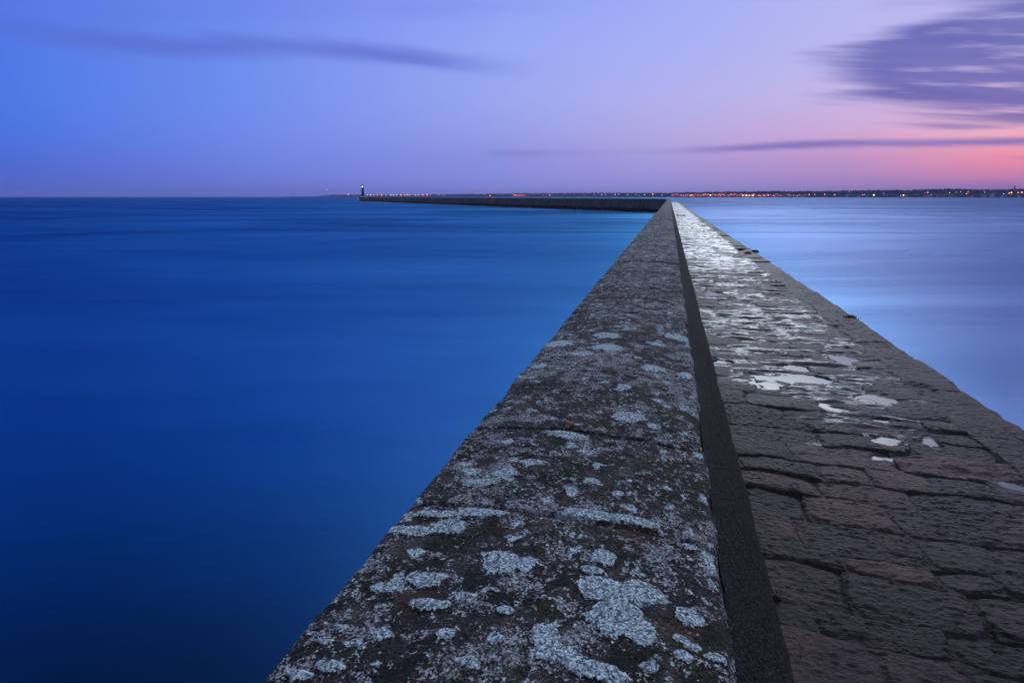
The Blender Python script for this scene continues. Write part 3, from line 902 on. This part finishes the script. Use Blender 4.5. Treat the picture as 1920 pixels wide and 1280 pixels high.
def small_things():
    mk = simple('black_wet_stone', (.010, .010, .012), .45, .4, 20)
    for i, (px, py, r, lab) in enumerate([(1391, 470, .10, 'black stone lump lying left of the two others by the coping edge'), (1403, 477, .09, 'middle black stone lump sunk by the coping edge'), (1417, 473, .085, 'black stone lump perched right on the coping edge')]):
        c = gnd(px, py, ZDECK)
        o = obj('stone_lump', lump_mesh('stone_lump', i, r), mk, None, (c[0], c[1], ZDECK + .02)); tag(o, lab, 'stone', 'black lumps at the coping edge')
    for i, (px, py) in enumerate([(1270, 405), (1276, 405), (1282, 405)]):
        c = gnd(px, py, ZDECK)
        o = obj('loose_stone', lump_mesh('loose_stone', 10 + i, .10, .8), mk, None, (c[0], c[1], ZDECK + .02))
        tag(o, ['small black stone nearest the parapet foot, far along the paving', 'middle one of three small black stones far along the paving', 'small black stone farthest right of three far along the paving'][i], 'stone', 'black stones far along the walkway')
    c = gnd(1065, 800, ZPAR + .045)
    o = obj('pebble', lump_mesh('pebble', 31, .022, .8), simple('brown_shell', (.22, .12, .07), .5, .4, 60), None, (c[0], c[1], ZPAR + .055)); tag(o, 'small brown pebble resting by a joint on the parapet top', 'pebble')
    # grass tufts
    def tuft(px, py, z, n, h, spread, cols, lab, seed, ex=1.0):
        r = random.Random(seed)
        c = gnd(px, py, z)
        V = []; Q = []; idx = []
        for k in range(n):
            a = r.uniform(0, 2 * math.pi); q = abs(r.gauss(0, spread)); bx, by = q * math.cos(a) * ex, q * math.sin(a)
            hh = h * r.uniform(.4, 1.1); w = r.uniform(.0025, .005) * (1 + h * 3); lean = r.uniform(.1, .9) * hh; b = r.uniform(0, 2 * math.pi)
            ux, uy = -math.sin(b) * w, math.cos(b) * w
            i0 = len(V)
            for t, ww in ((0, 1), (.5, .8), (1, .15)):
                x, y, zz = bx + math.cos(b) * lean * t * t, by + math.sin(b) * lean * t * t, hh * t * (1 - .25 * t) - .01
                V += [(x - ux * ww, y - uy * ww, zz), (x + ux * ww, y + uy * ww, zz)]
            Q += [(i0, i0 + 1, i0 + 3, i0 + 2), (i0 + 2, i0 + 3, i0 + 5, i0 + 4)]
            mi = r.choices(range(len(cols)), [3] + [1] * (len(cols) - 1))[0]; idx += [mi, mi]
        rr = spread * 1.5; n0 = len(V); K = 14
        V.append((0, 0, .004))
        for q in range(K): V.append((rr * ex * math.cos(2 * math.pi * q / K), rr * math.sin(2 * math.pi * q / K), -.012))
        for q in range(0, K, 2): Q.append((n0, n0 + 1 + q, n0 + 1 + (q + 1) % K, n0 + 1 + (q + 2) % K)); idx.append(0)
        me = mesh_np('grass_tuft', V, Q)
        o = obj('grass_tuft', me, cols, None, (c[0], c[1], z)); me.polygons.foreach_set('material_index', idx)
        tag(o, lab, 'grass', 'tufts in the paving joints')
    dg = simple('dark_grass', (.012, .022, .006), .6, .4, 30); og = simple('rust_grass', (.16, .06, .012), .6, .4, 30); st = simple('straw', (.20, .14, .06), .6, .3, 30)
    tuft(1594, 597, ZDECK, 220, .075, .030, [dg, dg, st], 'dark grass tuft hanging over the coping edge', 1, 1.6)
    tuft(1592, 607, ZDECK, 110, .03, .028, [dg, dg], 'low dark green tuft just inside the coping, right of the rusty tuft', 2, 2)
    tuft(1573, 612, ZDECK, 190, .045, .040, [og, og, st], 'rusty orange tuft in a paving joint inside the coping', 3, 1.6)
    tuft(1500, 1222, ZDECK, 120, .03, .04, [og, st, st], 'dry straw tuft on the paving at the foot of the dark parapet face', 4)
    tuft(1447, 1118, ZDECK, 70, .03, .018, [dg, st], 'tiny yellow green tuft in the seam of the parapet foot', 5)


small_things()


# ------------------------------------------------------------------ the far shore
def polar(az, d): return d * math.sin(math.radians(az)), d * math.cos(math.radians(az))


SH_AZ = np.array([-36.2, -35.5, -33, -28, -20, -10, 0, 10, 20, 30, 45, 70]); SH_D = np.array([5600, 5500, 5300, 5000, 4600, 4200, 3700, 3200, 2850, 2600, 2400, 2300.])
PXT = np.array([585, 596, 606, 625, 700, 800, 840, 900, 960, 1030, 1120, 1190, 1250, 1300, 1380, 1450, 1520, 1600, 1700, 1780, 1850, 1920]); TOP = np.array([0, .6, 2.2, 3.6, 4.2, 4.6, 5.0, 5.2, 6.6, 7.0, 7.8, 7.2, 7.4, 8.6, 9.6, 10.2, 9.6, 11.0, 11.2, 12.8, 11.4, 11.6])
AZT = np.array([azel(p, 366)[0] for p in PXT])


def shore_d(az): return float(np.interp(az, SH_AZ, SH_D))
def crest(az):   # height of the wooded skyline
    return ZC + float(np.interp(az, AZT, TOP)) / 1101 * shore_d(az) / max(.6, math.cos(math.radians(az + 15))) * math.cos(math.radians(az + 15)) ** 1


def far_shore():
    mh = simple('dark_land', (.020, .024, .018), .9, .4, .02)
    Gh = Grids()
    az = np.linspace(-36.2, 70, 420); rows = np.array([0, 12, 60, 150, 260, 420, 600.])
    hh = np.array([-.5, 1.2, 3, .35, .62, .62, .2])
    P = np.zeros((len(rows), len(az), 3))
    for j, a in enumerate(az):
        c = crest(min(a, 26)) + 2 * (vn(np.array([a * 2.0]), np.array([.5]), 3)[0] - .5)
        for i, r in enumerate(rows):
            X, Y = polar(a, shore_d(a) + r); z = hh[i] if i < 3 else max(2.0, c * hh[i]) if i < 6 else 1
            P[i, j] = (X, Y, min(z, max(c - 1, -.3)) if i >= 1 else z)
    Gh.add(P)
    tag(obj('hills', Gh.mesh('hills'), mh), kind='structure')
    # the wood along the crest: reads as one mass of crowns
    bm = bmesh.new(); bmesh.ops.create_icosphere(bm, subdivisions=1, radius=1); bm.verts.ensure_lookup_table()
    co = np.array([v.co[:] for v in bm.verts]); fa = np.array([[v.index for v in f.verts] for f in bm.faces]); bm.free()
    r = np.random.RandomState(4); V = []; Q = []; n = 0
    for k in range(5200):
        a = r.uniform(-35.8, 48) if k % 4 else r.uniform(-5, 27)
        d = r.choice([70, 110, 150, 190, 230, 260, 300]) + r.uniform(-20, 20)
        c = crest(min(a, 26))
        gz = np.interp(d, rows, [0, 1.2, 3, c * .35, c * .62, c * .62, 1])
        rad = r.uniform(3, 7) * (.6 if a < -20 else 1)
        top = gz + (c - gz) * r.uniform(.35, 1.0) if d > 140 else gz + r.uniform(5, 10)
        top = min(top, c + (r.uniform(0, 3.5) if r.rand() < .12 else 0))
        zz = max(gz, top - rad)
        X, Y = polar(a, shore_d(a) + d)
        cc = co * (1 + .5 * (r.rand(len(co), 1) - .5)) * np.array([rad * 1.3, rad * 1.3, min(rad, top)])
        V.append(cc + np.array([X, Y, zz])); Q.append(fa + n); n += len(co)
    o = obj('wood', mesh_np('wood', np.concatenate(V), np.concatenate(Q), smooth=False), simple('far_foliage', (.022, .028, .018), .9, .6, .05)); tag(o, 'dark wooded skyline along the low far shore', 'wood', kind='stuff')

    # houses
    pale = simple('pale_render', (.62, .64, .70), .8, .15, .2); grey = simple('grey_render', (.4, .4, .46), .8, .15, .2); slate = simple('slate_roof', (.05, .05, .065), .6)
    def house_mesh(w, d, h, rh, wallm):
        def f(b):
            box(b, 0, 0, 0, w, d, h, 0)
            v = [b.verts.new(q) for q in ((-w / 2 - .3, -d / 2 - .3, h), (w / 2 + .3, -d / 2 - .3, h), (w / 2 + .3, d / 2 + .3, h), (-w / 2 - .3, d / 2 + .3, h), (-w / 2 - .3, 0, h + rh), (w / 2 + .3, 0, h + rh))]
            for q in ((0, 1, 5, 4), (2, 3, 4, 5)): b.faces.new([v[i] for i in q]).material_index = 1
            for q in ((0, 4, 3), (1, 2, 5)): b.faces.new([v[i] for i in q]).material_index = 0
            b.faces.new([v[i] for i in (3, 2, 1, 0)]).material_index = 1
            box(b, w * .35, 0, h + rh * .6, .9, .9, rh * .7, 0)
        me = bm_mesh('house', f); me.materials.append(wallm); me.materials.append(slate); return me
    kinds = [house_mesh(10, 8, 5, 4, pale), house_mesh(13, 8, 5.5, 4, grey), house_mesh(8, 9, 6, 5, pale)]
    big = house_mesh(18, 12, 10, 5, pale)
    gz = lambda a, d: float(np.interp(d, rows, [0, 1.2, 3, crest(min(a, 26)) * .35, crest(min(a, 26)) * .62, crest(min(a, 26)) * .62, 1]))
    def put(me, px, d, lab, grp, cat='house', name='house', turn=None):
        a = azel(px, 366)[0]; X, Y = polar(a, shore_d(a) + d)
        o = obj(name, me, None, None, (X, Y, gz(a, d) - .4)); o.rotation_euler.z = math.radians(-a) + (rnd.uniform(-.7, .7) if turn is None else turn)
        tag(o, lab, cat, grp); return o
    for px, d in [(1588, 60), (1594, 70), (1602, 66), (1611, 60), (1617, 75), (1735, 58), (1742, 66), (1760, 62), (1767, 58), (1774, 66), (1782, 60), (1790, 72), (1812, 60), (1824, 56), (1835, 66),
                  (1840, 58), (1846, 64), (1852, 58), (1868, 62), (1878, 58), (1886, 66), (1911, 60), (1655, 62), (1672, 70), (1700, 60), (1716, 64)]:
        put(kinds[rnd.randrange(3)], px, d, 'small pale house among dark trees low on the right hand far shore', 'houses on the right hand far shore')
    put(big, 1861, 62, 'large pale gabled house, the biggest on the far shore left of the church tower', 'houses on the right hand far shore', turn=1.4)
    for px in (1262, 1278, 1300, 1317, 1334, 1352, 1366, 1383, 1398, 1449, 1463, 1480, 1497):
        put(kinds[rnd.randrange(3)], px, 40 + rnd.uniform(0, 30), 'dim waterfront house behind the dense row of red lamps', 'waterfront houses behind the red lamps')
    put(big, 1419, 66, 'large pale waterfront building left of the gabled one above the red lamps', 'waterfront houses behind the red lamps')
    put(big, 1438, 74, 'large pale gabled waterfront building right of another above the red lamps', 'waterfront houses behind the red lamps', turn=1.4)
    # church
    a = azel(1900, 366)[0]; X, Y = polar(a, shore_d(a) + 170); z0 = gz(a, 170)
    ch = bpy.data.objects.new('church', None); COL.objects.link(ch); ch.location = (X, Y, z0); ch.rotation_euler.z = math.radians(-a)
    tag(ch, 'church with a reddish square tower rising over the trees at the far right shore', 'church')
    lit_stone = simple('lamp_lit_stone', (.55, .17, .17), .8, .2, .3)  # red lamp light on the church is put into its base colour
    ct = crest(a)
    obj('tower', bm_mesh('tower', lambda b: box(b, 0, 0, 0, 5.5, 5.5, ct - z0 + 5)), lit_stone, ch)
    obj('spire', bm_mesh('spire', lambda b: lathe(b, [(3.0, ct - z0 + 5), (.3, ct - z0 + 10)], 8)), lit_stone, ch)
    obj('nave', bm_mesh('nave', lambda b: (box(b, 0, 12, 0, 9, 18, 8), box(b, 0, 12, 8, 9, 18, 5, 0, .3))), lit_stone, ch)
    # radio mast
    a = azel(613, 366)[0]; X, Y = polar(a, shore_d(a) + 120)
    ms = bpy.data.objects.new('radio_mast', None); COL.objects.link(ms); ms.location = (X, Y, 2)
    tag(ms, 'thin radio mast with pink top lamp at the left tip of the far shore', 'mast')
    steel = simple('mast_steel', (.12, .12, .2), .6)
    def lat(b):
        for k in range(3):
            q = 2 * math.pi * k / 3
            lathe(b, [(.45, 0), (.35, 55)], 6, 0, 1.0 * math.cos(q), 1.0 * math.sin(q))
        for z in range(3, 55, 4): lathe(b, [(1.25, z), (1.25, z + .5)], 6)
    obj('lattice', bm_mesh('lattice', lat), steel, ms)
    pink = glow('pink_light', (1.0, .45, .7), 2.6)
    def ball(b, r=2.2): bmesh.ops.create_icosphere(b, subdivisions=2, radius=r)
    l = obj('lamp', bm_mesh('lamp', lambda b: ball(b, 3.0)), pink, ms); l.location.z = 57

    # lamps
    pole = simple('lamp_pole', (.03, .03, .04), .6)
    LM = {'r': glow('red_light', (1.0, .10, .08), 9.0), 'o': glow('orange_light', (1.0, .17, .06), 10.0), 'w': glow('white_light', (.95, .85, 1.0), 4.0), 'y': glow('yellow_light', (1.0, .55, .20), 9.0), 'p': glow('rose_light', (1.0, .4, .5), 4.0), 'b': glow('dim_blue_light', (.6, .7, 1.0), 2.0)}
    cache = {}
    def lamp(px, py, kind, rad, lab, grp):
        a, e = azel(px, py); D = shore_d(a) + 6; scale = D / 3000.0
        d = 6
        zt = ZC + math.tan(math.radians(e)) * D
        for _ in range(40):                       # stand it where the slope carries it
            if zt - gz(a, d) > 9 and d < 170: d += 4; zt = ZC + math.tan(math.radians(e)) * (shore_d(a) + d)
        X, Y = polar(a, shore_d(a) + d); g0 = gz(a, d)
        hh = max(2.5, zt - g0); key = (kind, round(rad * scale, 1), round(hh))
        if key not in cache:
            R = rad * scale
            def f(b):
                lathe(b, [(.18, 0), (.12, hh - R * .6)], 6, 0)
                n0 = len(b.faces); bmesh.ops.create_icosphere(b, subdivisions=2, radius=R)
                b.faces.ensure_lookup_table(); b.verts.ensure_lookup_table()
                for q in b.faces[n0:]: q.material_index = 1
                vs = {v for q in b.faces[n0:] for v in q.verts}
                for v in vs: v.co.z += hh
            me = bm_mesh('street_lamp', f); me.materials.append(pole); me.materials.append(LM[kind]); cache[key] = me
        o = obj('street_lamp', cache[key], None, None, (X, Y, g0)); tag(o, lab, 'lamp', grp)
    # left of the bend
    L1 = 'small lamp in the long dotted row of lights just right of the lighthouse'; G1 = 'shore lamps right of the lighthouse'
    for px, k, r in [(689, 'b', 1.4), (695, 'b', 1.4), (701, 'w', 1.4), (707.5, 'o', 1.5), (715.5, 'o', 1.6), (723, 'w', 1.4), (733, 'b', 1.5), (738, 'b', 1.3), (744, 'b', 1.4), (758.5, 'b', 1.2), (768, 'p', 1.4), (774, 'w', 1.4), (779, 'b', 1.4), (785, 'w', 1.5), (793, 'o', 1.7), (823, 'b', .9), (831, 'b', .9)]:
        lamp(px, 365.8, {'b': 'w', 'w': 'p'}.get(k, k), r * 1.25, L1, G1)
    lamp(653, 364.6, 'p', 2.2, 'pink lamp alone on the shore just left of the lighthouse', None)
    lamp(752, 365.6, 'o', 2.0, 'red orange lamp left of the bright pair in the dotted row', G1)
    lamp(763.5, 365.5, 'o', 2.0, 'left lamp of the bright red orange pair in the dotted row', G1)
    lamp(767.5, 365.5, 'o', 1.6, 'right lamp of the bright red orange pair in the dotted row', G1)
    lamp(801, 365.3, 'o', 2.1, 'red lamp at the right end of the dotted row', G1)
    lamp(919, 367.2, 'r', 2.0, 'lone red lamp low on the shore left of the short red row', None)
    for px in (964, 967.5, 971, 974.5, 978.5, 983): lamp(px, 366.2, 'r' if px % 2 else 'o', 1.7, 'red lamp in the short even row above the middle of the far jetty arm', 'short red row of lamps')
    for px, py, k, r in [(988, 366, 'b', 1.2), (1002, 365.6, 'b', 1.4), (1019, 366, 'b', 1.1), (1114, 365, 'b', 1.3), (1128.5, 365, 'w', 1.3), (1136, 365, 'b', 1.3), (1153.5, 365.3, 'w', 1.3), (1160, 365, 'p', 1.4), (1165, 363, 'b', 1.2), (1177, 365.3, 'w', 1.3), (1192, 365, 'w', 1.2), (1198, 366.3, 'b', 1.4), (1208.5, 365.2, 'w', 1.4), (1241, 365.2, 'w', 1.3)]:
        lamp(px, py, k, r, 'tiny pale lamp on the dim shore above the far jetty arm', 'tiny pale lamps above the far arm')
    lamp(1030.5, 366, 'o', 2.0, 'orange lamp alone between the short red row and the tiny pale lamps', None)
    lamp(1224, 364.6, 'o', 2.6, 'bright orange lamp just left of the bend in the jetty', None)
    lamp(1256.5, 364, 'r', 2.4, 'red lamp at the left end of the dense row', 'dense row of red lamps')
    # dense waterfront
    r2 = random.Random(12); x = 1260
    D1 = 'red orange lamp in the dense bright waterfront row right of the jetty bend'
    while x < 1512:
        k = r2.choices('royp', [5, 4, .7, 2])[0] if x < 1455 else r2.choices('rop', [6, 2, 3])[0]
        lamp(x, r2.choice((366.8, 366.2, 365.6, 364.4)) if x < 1430 else r2.choice((366.6, 366.8, 365.4)), k, r2.uniform(.7, 1.35) if x < 1430 else r2.uniform(.55, .95), D1, 'dense row of red lamps')
        x += r2.uniform(1.3, 3.2) if x < 1430 else r2.uniform(2.5, 5)
    for px, py, k, r, lab in [(1294, 366.5, 'y', 2.2, 'yellow lamp in the left part of the dense row'), (1297, 365.5, 'y', 1.8, 'smaller yellow lamp beside a bigger one in the dense row'), (1332, 366.2, 'y', 3.0, 'brightest yellow white lamp of the dense row'),
                              (1393, 366.8, 'y', 2.3, 'left bright yellow lamp in the right part of the dense row'), (1399, 367, 'y', 2.2, 'second bright yellow lamp in the right part of the dense row'), (1405, 367, 'o', 2.2, 'bright orange lamp between yellow ones in the dense row'), (1412, 367, 'y', 2.5, 'last bright yellow lamp of the dense row'),
                              (1423, 367, 'o', 1.8, 'orange lamp just right of the last bright yellow one'), (1432.5, 367, 'o', 1.8, 'orange lamp below the large gabled building'), (1440.5, 366.6, 'o', 1.8, 'orange lamp right of the large gabled building'), (1451, 367, 'o', 1.9, 'orange lamp at the thinning right end of the dense row'), (1457, 364, 'r', 1.2, 'red lamp raised above the thinning right end of the dense row')]:
        lamp(px, py, k, r * .8, lab, 'dense row of red lamps')
    # right hand shore
    for px, py, k, r, lab in [(1517.3, 365, 'o', 2.4, 'big orange lamp just right of the dense row'), (1527.5, 365, 'o', 1.9, 'smaller orange lamp right of the big one beside the dense row'), (1546, 364.7, 'o', 2.5, 'orange lamp midway between the dense row and the far right shore'), (1565, 365.7, 'o', 2.0, 'orange lamp low on the shore before the scattered houses'),
                              (1617.5, 365.4, 'o', 1.9, 'orange lamp left of the brightest one on the right hand shore'), (1638.5, 365.7, 'y', 3.2, 'brightest single lamp on the right hand shore'), (1688.7, 366.6, 'o', 1.6, 'small lamp close left of a big orange one on the right hand shore'), (1694, 366, 'y', 3.0, 'big orange yellow lamp with a small one close on its left'),
                              (1734, 362.6, 'o', 2.0, 'left of two orange lamps high on the wooded right shore'), (1739.5, 361, 'o', 2.0, 'right and higher of two orange lamps on the wooded right shore'), (1780.5, 361.5, 'o', 1.8, 'orange lamp among the trees under the highest skyline'), (1815, 360.2, 'o', 1.7, 'orange lamp right of the highest skyline, near the treetops'),
                              (1812, 363.6, 'y', 1.7, 'pale yellow lamp just below an orange one near the treetops'), (1892.5, 362.6, 'y', 2.3, 'yellow lamp lower left of the church tower'), (1896.5, 361.3, 'y', 2.7, 'bright yellow lamp close below the church tower'), (1909, 361.4, 'o', 2.5, 'orange lamp just right of the church tower'), (1916, 361, 'o', 2.7, 'orange lamp farthest right on the shore')]:
        lamp(px, py, 'o' if k == 'y' and r < 2.6 else k, r * .64, lab, 'orange lamps on the right hand shore')
    for px, py, k in [(1524, 360.6, 'w'), (1562.5, 360.2, 'b'), (1593, 360, 'w'), (1621.5, 365.2, 'w'), (1628.5, 365.2, 'b'), (1634.5, 361, 'w'), (1644, 361, 'b'), (1657.5, 363, 'w'), (1666.5, 361, 'w'), (1746, 365.7, 'w'), (1801.5, 359.6, 'w'), (1790, 360.5, 'b'), (1793, 360.5, 'b'), (1846, 360.6, 'w'), (1882, 363.6, 'w'), (1479.5, 364.4, 'w'), (1487.7, 366.4, 'w')]:
        lamp(px, py, k, .85, 'tiny white lamp among the dark trees of the right hand shore', 'tiny white lamps on the right hand shore')


far_shore()


# ------------------------------------------------------------------ evening haze
def haze():
    m = bpy.data.materials.new('evening_haze'); m.use_nodes = True; t = m.node_tree; t.nodes.clear()
    v = t.nodes.new('ShaderNodeVolumePrincipled'); o = t.nodes.new('ShaderNodeOutputMaterial')
    v.inputs['Color'].default_value = (.50, .56, 1.0, 1); v.inputs['Density'].default_value = 9e-5; v.inputs['Anisotropy'].default_value = 0.0
    t.links.new(v.outputs[0], o.inputs['Volume'])
    def f(b): box(b, 0, 0, -3, 13400, 13400, 68)
    h = obj('haze', bm_mesh('haze', f), m); tag(h, kind='stuff')


haze()
